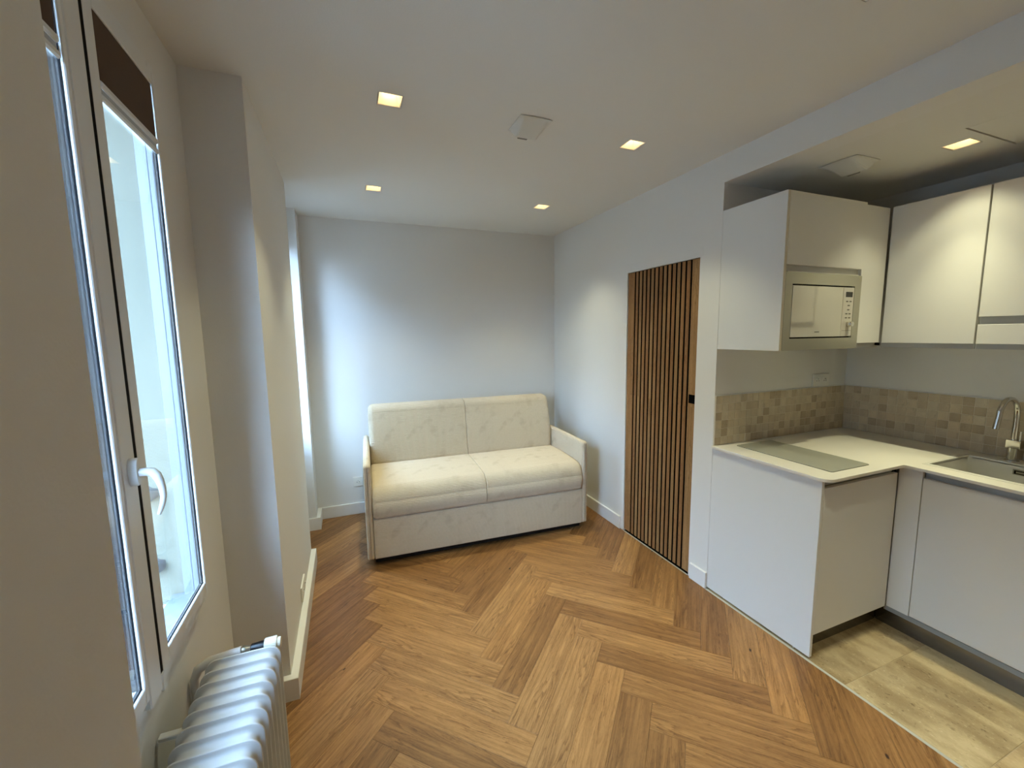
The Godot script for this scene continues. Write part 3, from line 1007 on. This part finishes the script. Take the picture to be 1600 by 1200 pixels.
# ------------------------------------------------------------------ kitchen
func build_kitchen() -> void:
	var yb := 0.121
	var yd := 0.846
	# --- peninsula cabinet with its full-height side panel
	var a := thing("base_cabinet", Vector3(2.28, 0, -1.49), "white handleless base cabinet under the hob with a full-height side panel facing the room", "cabinet", "white base cabinets")
	part("side_panel", Vector3(XR, 0.011, ZK + 0.001), Vector3(XR + 0.018, 0.884, ZF + 0.0), M.front, a, 0.001)
	part("body", Vector3(XR + 0.0185, yb, ZK + 0.002), Vector3(2.562, 0.842, ZF - 0.022), M.carcass, a)
	part("handle_channel", Vector3(XR + 0.0185, 0.846, ZK + 0.1), Vector3(2.562, 0.884, ZF - 0.026), M.groove, a)
	part("door", Vector3(XR + 0.0195, yb, ZF - 0.02), Vector3(2.560, yd, ZF), M.front, a, 0.0012)
	part("corner_gap", Vector3(2.5605, yb, ZF - 0.03), Vector3(2.5705, 0.86, ZF - 0.012), M.black, a)
	part("plinth", Vector3(XR + 0.019, 0.0, ZF - 0.075), Vector3(2.60, yb - 0.002, ZF - 0.06), M.plinth, a)
	for z in [-1.70, -1.27]:
		var g := Geo.new()
		g.tube([Vector3(XR + 0.009, 0.012, z) - a.position, Vector3(XR + 0.009, 0.0, z) - a.position], [0.006, 0.007], 10)
		put("panel_foot", g, M.chrome, a)
	# --- sink cabinet
	var b := thing("base_cabinet", Vector3(2.86, 0, -0.85), "white handleless base cabinet under the sink with a narrow corner filler", "cabinet", "white base cabinets")
	part("corner_filler", Vector3(XB, yb, ZF - 0.002), Vector3(XB + 0.019, 0.884, -1.0975), M.front, b, 0.001)
	part("door", Vector3(XB, yb + 0.003, -1.0945), Vector3(XB + 0.02, yd, -0.497), M.front, b, 0.0012)
	part("door", Vector3(XB, yb + 0.003, -0.494), Vector3(XB + 0.02, yd, 0.10), M.front, b, 0.0012)
	part("body", Vector3(XB + 0.0205, 0.098, -1.205), Vector3(XK - 0.002, 0.60, 0.10), M.carcass, b)
	part("handle_channel", Vector3(XB + 0.026, 0.60, -1.0965), Vector3(XB + 0.036, 0.884, 0.10), M.groove, b)
	part("bottom_rail", Vector3(XB + 0.001, 0.097, -1.20), Vector3(XB + 0.0204, yb - 0.0005, 0.10), M.rail, b)
	part("plinth", Vector3(2.605, 0.0, -1.248), Vector3(2.62, 0.0975, 0.10), M.plinth, b)
	# --- worktop: L-shaped slab with the sink opening
	var sx0 := 2.632
	var sx1 := 3.115
	var sz0 := -1.132
	var sz1 := -0.30
	var poly := PackedVector2Array()
	poly.append(Vector2(1.964, ZK + 0.001))
	for i in 9:
		var t := PI - PI / 2 * i / 8.0
		poly.append(Vector2(2.012 + cos(t) * 0.048, -1.205 + sin(t) * 0.048))
	for i in 5:
		var t := -PI / 2 + PI / 2 * i / 4.0
		# inner corner
		poly.append(Vector2(2.525 + sin((t + PI / 2)) * 0.012, -1.145 - cos((t + PI / 2)) * 0.012))
	poly.append(Vector2(2.537, sz1))
	poly.append(Vector2(sx0, sz1))
	poly.append(Vector2(sx0, sz0))
	poly.append(Vector2(sx1, sz0))
	poly.append(Vector2(sx1, sz1))
	poly.append(Vector2(XK - 0.001, sz1))
	poly.append(Vector2(XK - 0.001, ZK + 0.001))
	var wt := thing("worktop", Vector3(2.5, CT, -1.5), "off-white stone worktop turning the corner over the base cabinets", "worktop")
	var q := PackedVector2Array()
	for p in poly:
		q.append(p - Vector2(2.5, -1.5))
	var g := Geo.new()
	g.slab(q, -0.0145, 0.0, 0.0012)
	put("slab", g, M.top, wt)
	part("slab", Vector3(2.537, CT - 0.0145, sz1), Vector3(XK - 0.001, CT, 0.12), M.top, wt)
	# --- sink, flush in the worktop
	var sk := thing("sink", Vector3(2.87, CT, -0.72), "white flush-mounted kitchen sink with a chrome slot overflow", "sink")
	var o := Vector2(2.87, -0.72)
	g = Geo.new()
	var lip := 0.002
	# flange round the bowl
	var bx0 := 2.665
	var bx1 := 3.038
	var bz0 := -1.118
	var bz1 := -0.42
	holed(g, sx0 + 0.0015 - o.x, sx1 - 0.0015 - o.x, sz0 + 0.0015 - o.y, sz1 - 0.0015 - o.y, -0.012, 0.0002, [Rect2(bx0 - o.x, bz0 - o.y, bx1 - bx0, bz1 - bz0)])
	put("flange", g, M.sink, sk)
	g = Geo.new()
	var rings := []
	for s in [[0.0, -0.008, 0.012], [0.0, -0.02, 0.02], [0.004, -0.17, 0.03], [0.012, -0.192, 0.03], [0.032, -0.2, 0.02]]:
		var ring := PackedVector3Array()
		for p in rounded_rect((bx0 + bx1) / 2 - o.x, (bz0 + bz1) / 2 - o.y, (bx1 - bx0) / 2 - s[0], (bz1 - bz0) / 2 - s[0], s[2], 5):
			ring.append(Vector3(p.x, s[1], p.y))
		rings.append(ring)
	g.loft(rings, false)
	# turn the walls inwards: seen from inside the bowl
	for i in g.n.size():
		g.n[i] = -g.n[i]
	for i in range(0, g.v.size(), 3):
		var tv := g.v[i + 1]
		g.v[i + 1] = g.v[i + 2]
		g.v[i + 2] = tv
		var tn := g.n[i + 1]
		g.n[i + 1] = g.n[i + 2]
		g.n[i + 2] = tn
	var floor_ring: PackedVector3Array = rings[4]
	var c := Vector3((bx0 + bx1) / 2 - o.x, -0.2, (bz0 + bz1) / 2 - o.y)
	for i in floor_ring.size():
		g.flat([c, floor_ring[i], floor_ring[(i + 1) % floor_ring.size()]], Vector3.UP)
	put("bowl", g, M.sink, sk)
	part("overflow_plate", Vector3(3.0325, 0.846, -0.957), Vector3(3.0372, 0.872, -0.86), M.steel, sk, 0.001)
	part("overflow_slot", Vector3(3.032, 0.850, -0.952), Vector3(3.0327, 0.868, -0.865), M.black, sk)
	part("overflow_bar", Vector3(3.031, 0.855, -0.945), Vector3(3.0322, 0.863, -0.872), M.steel, sk)
	part("waste", Vector3(2.79, 0.7003, -0.80), Vector3(2.86, 0.703, -0.73), M.chrome, sk, 0.001)
	# --- mixer tap: square body low on the deck, tall bent spout
	var tp := thing("tap", Vector3(3.093, CT, -0.985), "chrome swan-neck kitchen tap with a square lever body behind the sink", "tap")
	g = Geo.new()
	g.tube([Vector3(0, 0, 0), Vector3(0, 0.004, 0), Vector3(0, 0.006, 0)], [0.027, 0.027, 0.022], 24)
	g.tube([Vector3(0, 0.005, 0), Vector3(0, 0.075, 0)], [0.020, 0.020], 24)
	put("foot", g, M.chrome, tp)
	put("lever_body", bx(Vector3(-0.022, 0.066, -0.022), Vector3(0.022, 0.108, 0.030), 0.002), M.chrome, tp)
	g = Geo.new()
	var pts := []
	var rad := []
	for i in 5:
		pts.append(Vector3(0, 0.10 + 0.03 * i, 0))
		rad.append(0.0115)
	for i in range(1, 13):
		var t := PI * i / 12.0
		pts.append(Vector3(-0.058 + 0.058 * cos(t), 0.235 + 0.082 * sin(t), -0.022 * (1.0 - cos(t)) / 2.0))
		rad.append(0.0115)
	for i in range(1, 4):
		pts.append(Vector3(-0.116 - 0.004 * i, 0.235 - 0.022 * i, -0.022 - 0.001 * i))
		rad.append(0.012 if i > 1 else 0.0115)
	g.tube(pts, rad, 20)
	put("spout", g, M.chrome, tp)
	g = Geo.new()
	g.tube([Vector3(0.0, 0.15, 0.02), Vector3(0.0, 0.151, 0.09)], [0.0025, 0.0025], 10)
	g.tube([Vector3(0.0, 0.105, 0.02), Vector3(0.0, 0.152, 0.02)], [0.004, 0.004], 10)
	put("lever", g, M.chrome, tp)
	# --- hob
	g = Geo.new()
	var hp := PackedVector2Array()
	for p in rounded_rect(0, 0, 0.1445, 0.262, 0.012, 4):
		hp.append(p)
	g.slab(hp, 0.0003, 0.004, 0.001)
	var hb := thing("hob", Vector3(2.2395, CT, -1.485), "narrow pale grey glass hob lying on the worktop by the mosaic wall", "hob")
	put("glass_plate", g, M.hob, hb)
	g = Geo.new()
	g.slab(rounded_rect(0, 0, 0.1455, 0.263, 0.013, 4), 0.0002, 0.0022)
	put("edge_seal", g, M.dark_slot, hb)
	g = Geo.new()
	var rr := []
	for s in [[0.0, 0.006], [0.0004, 0.006]]:
		var ring := PackedVector3Array()
		for i in 16:
			ring.append(Vector3(cos(TAU * i / 16) * 0.006, 0.0040 + s[0], sin(TAU * i / 16) * 0.004))
		rr.append(ring)
	g.loft(rr)
	put("touch_mark", g, M.dark_slot, hb).position = Vector3(0.02, 0, -0.235)

	# --- wall cabinets
	var yt := 2.228
	var ca := thing("wall_cabinet", Vector3(2.39, 1.467, -1.62), "white wall cabinet around the microwave with a broad side panel facing the room", "cabinet", "white wall cabinets")
	part("side_panel", Vector3(XR, 1.467, ZK + 0.001), Vector3(XR + 0.0, yt, ZU).max(Vector3(XR + 0.017, 0, ZU)), M.front, ca, 0.001)
	part("panel_edge", Vector3(XR + 0.0005, 1.468, ZU), Vector3(XR + 0.0165, yt - 0.001, ZU + 0.0008), M.front_edge, ca)
	part("body", Vector3(XR + 0.0175, 1.86, ZK + 0.002), Vector3(2.792, yt - 0.012, ZU - 0.022), M.carcass, ca)
	part("door", Vector3(XR + 0.0185, 1.886, ZU - 0.02), Vector3(2.580, yt, ZU), M.front, ca, 0.0012)
	part("handle_channel", Vector3(XR + 0.0175, 1.857, ZU - 0.05), Vector3(2.581, 1.887, ZU - 0.026), M.groove, ca)
	part("filler", Vector3(2.5838, 1.494, ZU - 0.024), Vector3(2.7905, yt - 0.008, ZU - 0.006), M.front, ca, 0.001)
	part("shelf", Vector3(XR + 0.0175, 1.4675, ZK + 0.002), Vector3(2.60, 1.4755, ZU - 0.03), M.carcass, ca)
	part("lower_rail", Vector3(2.5825, 1.4675, ZK + 0.1), Vector3(2.80, 1.4935, ZU - 0.02), M.groove, ca)
	part("corner_gap", Vector3(2.7906, 1.49, ZU - 0.024), Vector3(2.797, yt - 0.012, ZU - 0.014), M.black, ca)
	part("corner_cap", Vector3(2.776, 1.478, ZU - 0.018), Vector3(2.794, 1.493, ZU - 0.002), M.black, ca, 0.001)
	# --- microwave
	var mw := thing("microwave", Vector3(2.288, 1.4765, -1.62), "built-in microwave with a pale glass front and a beige metal frame in the wall cabinet", "microwave")
	part("casing", Vector3(2.03, 1.4765, ZK + 0.02), Vector3(2.55, 1.80, ZU - 0.012), M.steel, mw)
	g = Geo.new()
	var mo := mw.position
	var z0 := ZU - 0.012
	var z1 := ZU + 0.001
	g.box(Vector3(XR + 0.0185, 1.4765 - 0.009, z0) - mo, Vector3(2.046, 1.851, z1) - mo)
	g.box(Vector3(2.528, 1.4765 - 0.009, z0) - mo, Vector3(2.5805, 1.851, z1) - mo)
	g.box(Vector3(2.046, 1.4765 - 0.009, z0) - mo, Vector3(2.528, 1.526, z1) - mo)
	g.box(Vector3(2.046, 1.795, z0) - mo, Vector3(2.528, 1.851, z1) - mo)
	put("frame", g, M.mw_frame, mw)
	part("highlight_ledge", Vector3(XR + 0.03, 1.8515, ZU - 0.024), Vector3(2.553, 1.8555, ZU + 0.001), M.plastic, mw, 0.0005)  # white strip put in to show the lamp highlight on the frame top
	part("shadow_gap", Vector3(2.0462, 1.5262, z0 - 0.001), Vector3(2.5278, 1.7948, z0 + 0.002), M.black, mw)
	var dr := part("door", Vector3(2.049, 1.533, z0 + 0.002), Vector3(2.434, 1.788, z1 + 0.001), M.mw_glass, mw, 0.001)
	part("control_panel", Vector3(2.4355, 1.533, z0 + 0.002), Vector3(2.5235, 1.788, z1 + 0.001), M.mw_panel, mw, 0.001)
	part("display", Vector3(2.457, 1.738, z1 + 0.001), Vector3(2.512, 1.765, z1 + 0.0016), M.display, mw)
	for k in [[2.471, 1.7155], [2.499, 1.7155], [2.486, 1.6945], [2.4855, 1.672], [2.472, 1.651], [2.4985, 1.651], [2.471, 1.630], [2.498, 1.630]]:
		part("button", Vector3(k[0] - 0.0085, k[1] - 0.003, z1 + 0.001), Vector3(k[0] + 0.0085, k[1] + 0.003, z1 + 0.0017), M.mark, mw)
	g = Geo.new()
	var ko := Vector3(2.492, 1.597, z1) - mo
	g.tube([ko, ko + Vector3(0, 0, 0.004), ko + Vector3(0, 0, 0.02), ko + Vector3(0, 0, 0.023)], [0.0165, 0.0165, 0.015, 0.0125], 28)
	put("knob", g, M.chrome, mw)
	part("open_button_seam", Vector3(2.444, 1.5625, z1 + 0.0009), Vector3(2.519, 1.564, z1 + 0.0013), M.mark, mw)
	# small maker's mark, too small in the photograph to read
	for i in 5:
		part("maker_mark", Vector3(2.2285 + 0.0074 * i, 1.5555, z1 + 0.0009), Vector3(2.2345 + 0.0074 * i, 1.5605, z1 + 0.0013), M.mark, mw)
	# --- wall cabinets over the sink
	var cb := thing("wall_cabinet", Vector3(2.98, 1.467, -1.25), "tall white wall cabinet with one plain door at the corner of the kitchen", "cabinet", "white wall cabinets")
	part("door", Vector3(XU, 1.492, -1.4345), Vector3(XU + 0.02, yt - 0.005, -1.0605), M.front, cb, 0.0012)
	part("body", Vector3(XU + 0.0205, 1.4675, ZK + 0.002 + 0.36), Vector3(XK - 0.002, yt - 0.012, -1.0575), M.carcass, cb)
	part("lower_rail", Vector3(XU + 0.006, 1.4675, -1.434), Vector3(XU + 0.0204, 1.491, -1.058), M.groove, cb)
	var cc := thing("wall_cabinet", Vector3(2.98, 1.467, -0.75), "white wall cabinet with a door above a low flap, at the right edge", "cabinet", "white wall cabinets")
	part("door", Vector3(XU, 1.620, -1.0535), Vector3(XU + 0.02, yt - 0.005, -0.455), M.front, cc, 0.0012)
	part("flap", Vector3(XU, 1.492, -1.0535), Vector3(XU + 0.02, 1.584, -0.455), M.front, cc, 0.0012)
	part("body", Vector3(XU + 0.0305, 1.4675, -1.0565), Vector3(XK - 0.002, yt - 0.012, -0.452), M.carcass, cc)
	part("handle_channel", Vector3(XU + 0.022, 1.58, -1.0555), Vector3(XU + 0.0304, 1.625, -0.453), M.groove, cc)
	part("lower_rail", Vector3(XU + 0.006, 1.4675, -1.0555), Vector3(XU + 0.0304, 1.491, -0.453), M.groove, cc)

# ------------------------------------------------------------------ lights and vents
func room_lights() -> Array:
	return [Vector2(0.222, -1.890), Vector2(0.222, -2.997), Vector2(1.428, -1.893), Vector2(1.440, -3.0), Vector2(1.432, -0.826), Vector2(1.43, 0.3)]  # the last is unseen behind the camera, placed to light the room

func kitchen_lights() -> Array:
	return [Vector2(2.594, -1.096), Vector2(2.594, 0.1)]  # the second is out of view, placed to light the kitchen

func downlight(p: Vector2, y: float, label: String, power: float, spill: float) -> void:
	var t := thing("recessed_light", Vector3(p.x, y, p.y), label, "ceiling light", "square recessed ceiling lights")
	var g := Geo.new()
	var rings := []
	for s in [[0.0475, 0.0005], [0.0465, 0.0], [0.0445, 0.001], [0.026, 0.05]]:
		var r := PackedVector3Array()
		for q in [Vector2(1, 1), Vector2(-1, 1), Vector2(-1, -1), Vector2(1, -1)]:
			r.append(Vector3(q.x * s[0], s[1], q.y * s[0]))
		rings.append(r)
	# four flat sides, seen from below
	for i in rings.size() - 1:
		for j in 4:
			var k := (j + 1) % 4
			var m: Vector3 = (rings[i][j] + rings[i][k]) / 2.0
			g.flat([rings[i][j], rings[i][k], rings[i + 1][k], rings[i + 1][j]], Vector3(-m.x, -0.03, -m.z))
	put("reflector", g, M.reflector, t)
	g = Geo.new()
	g.box(Vector3(-0.0255, 0.050, -0.0255), Vector3(0.0255, 0.054, 0.0255))
	put("housing", g, M.vent, t)
	g = Geo.new()
	g.box(Vector3(-0.018, 0.046, -0.018), Vector3(0.018, 0.0499, 0.018), 0.001)
	put("led", g, M.led, t)
	# a narrow beam and the weaker spill of the reflector round it
	for k in [["lamp", 31.0, 1.0, power], ["lamp_spill", 46.0, 0.6, power * spill]]:
		var l := SpotLight3D.new()
		l.name = k[0]
		t.add_child(l)
		l.position = Vector3(0, 0.044, 0)
		l.rotation.x = -PI / 2
		l.light_color = Color(0.97, 0.96, 0.785)
		l.light_energy = k[3]
		l.spot_range = 12.0
		l.spot_attenuation = 2.0
		l.spot_angle = k[1]
		l.spot_angle_attenuation = k[2]
		l.light_size = 0.018
		l.shadow_enabled = true

func vent(at: Vector3, w: float, turn: float, label: String) -> void:
	var t := thing("ceiling_vent", at, label, "air vent", "white ceiling vents")
	t.rotation.y = turn
	# thin at the +z edge, bulging towards -z; hangs below the ceiling
	var g := Geo.new()
	var n := 20
	var f := func(i: int, j: int) -> Vector3:
		var u := float(i) / n
		var v := float(j) / n
		var side := minf(u, 1.0 - u)
		var h := 0.046 * pow(v, 0.85) * smoothstep(0.0, 0.19, side) * (1.0 - 0.0 * v)
		h *= 1.0 - pow(maxf(0.0, (v - 0.72) / 0.28), 2.2)
		var bow := 0.006 * sin(PI * u)
		return Vector3((u - 0.5) * w, -0.004 - h, (0.5 - v) * w + (bow if v < 0.01 else 0.0))
	for i in n:
		for j in n:
			var a: Vector3 = f.call(i, j)
			var b: Vector3 = f.call(i + 1, j)
			var c: Vector3 = f.call(i + 1, j + 1)
			var d: Vector3 = f.call(i, j + 1)
			g.flat([a, b, c], Vector3.DOWN)
			g.flat([a, c, d], Vector3.DOWN)
	g.box(Vector3(-w / 2, -0.004, -w / 2), Vector3(w / 2, -0.0015, w / 2))
	put("cover", g, M.vent, t)
	put("mounting_plate", bx(Vector3(-w / 2 + 0.004, -0.0016, -w / 2 + 0.004), Vector3(w / 2 - 0.004, -0.0002, w / 2 - 0.004)), M.dark_slot, t)
	put("slot", bx(Vector3(-w * 0.24, -0.0385, -w * 0.42), Vector3(w * 0.08, -0.024, -w * 0.29), 0.002), M.vent_slot, t)

func build_ceiling_fittings() -> void:
	var names := ["square recessed ceiling light nearest the window, above the left of the room", "square recessed ceiling light above the left end of the sofa", "square recessed ceiling light in front of the slatted door", "square recessed ceiling light above the right end of the sofa, smallest in view", "square recessed ceiling light at the top edge beside the kitchen beam", "unseen square recessed ceiling light behind the camera, placed to light the kitchen side"]
	var i := 0
	for p in room_lights():
		downlight(p, HC, names[i], 1.4, 0.62)
		i += 1
	i = 0
	for p in kitchen_lights():
		downlight(p, HK, ["square recessed light in the low kitchen ceiling beside the access hatch", "unseen square recessed light in the low kitchen ceiling, placed to light the kitchen from beyond the right edge"][i], 1.45, 0.26)
		i += 1
	vent(Vector3(0.845, HC, -1.882), 0.155, 0.0, "white domed air vent on the main ceiling between the recessed lights")
	vent(Vector3(2.345, HK, -1.405), 0.175, -PI / 2, "white domed air vent on the low kitchen ceiling above the microwave cabinet")

# ------------------------------------------------------------------ sockets
# face towards +z, centred on its origin, on the wall
func socket(called: String, n: int, label: String, at: Vector3, turn: float) -> void:
	var t := thing(called, at, label, "socket")
	t.rotation.y = turn
	var w := 0.041 + 0.036 * (n - 1)
	put("plate", bx(Vector3(-w, -0.041, 0.0002), Vector3(w, 0.041, 0.0095), 0.002), M.plastic, t)
	for i in n:
		var cx := (i - (n - 1) / 2.0) * 0.071
		var g := Geo.new()
		var rings := []
		for s in [[0.0215, 0.0094], [0.0215, 0.0115], [0.0195, 0.0118], [0.0185, 0.0105], [0.001, 0.0103]]:
			var r := PackedVector3Array()
			for k in 28:
				r.append(Vector3(cx + cos(TAU * k / 28) * s[0], sin(TAU * k / 28) * s[0], s[1]))
			rings.append(r)
		g.loft(rings, false)
		put("well", g, M.plastic, t)
		for sx in [-1, 1]:
			g = Geo.new()
			g.tube([Vector3(cx + sx * 0.0095, -0.003, 0.0100), Vector3(cx + sx * 0.0095, -0.003, 0.0109)], [0.003, 0.003], 10)
			put("hole", g, M.black, t)
		g = Geo.new()
		g.tube([Vector3(cx, 0.009, 0.0100), Vector3(cx, 0.009, 0.016)], [0.0024, 0.0022], 10)
		put("earth_pin", g, M.steel, t)

func build_sockets() -> void:
	socket("wall_socket", 1, "single white wall socket low on the back wall beside the sofa arm", Vector3(0.03, 0.293, ZB), 0.0)
	socket("wall_socket", 2, "double white wall socket on the kitchen wall above the mosaic", Vector3(2.892, 1.2405, ZK + 0.001), 0.0)
	socket("wall_socket", 2, "double white wall socket low on the left pier above the skirting board", Vector3(XL, 0.172, -2.475), PI / 2)
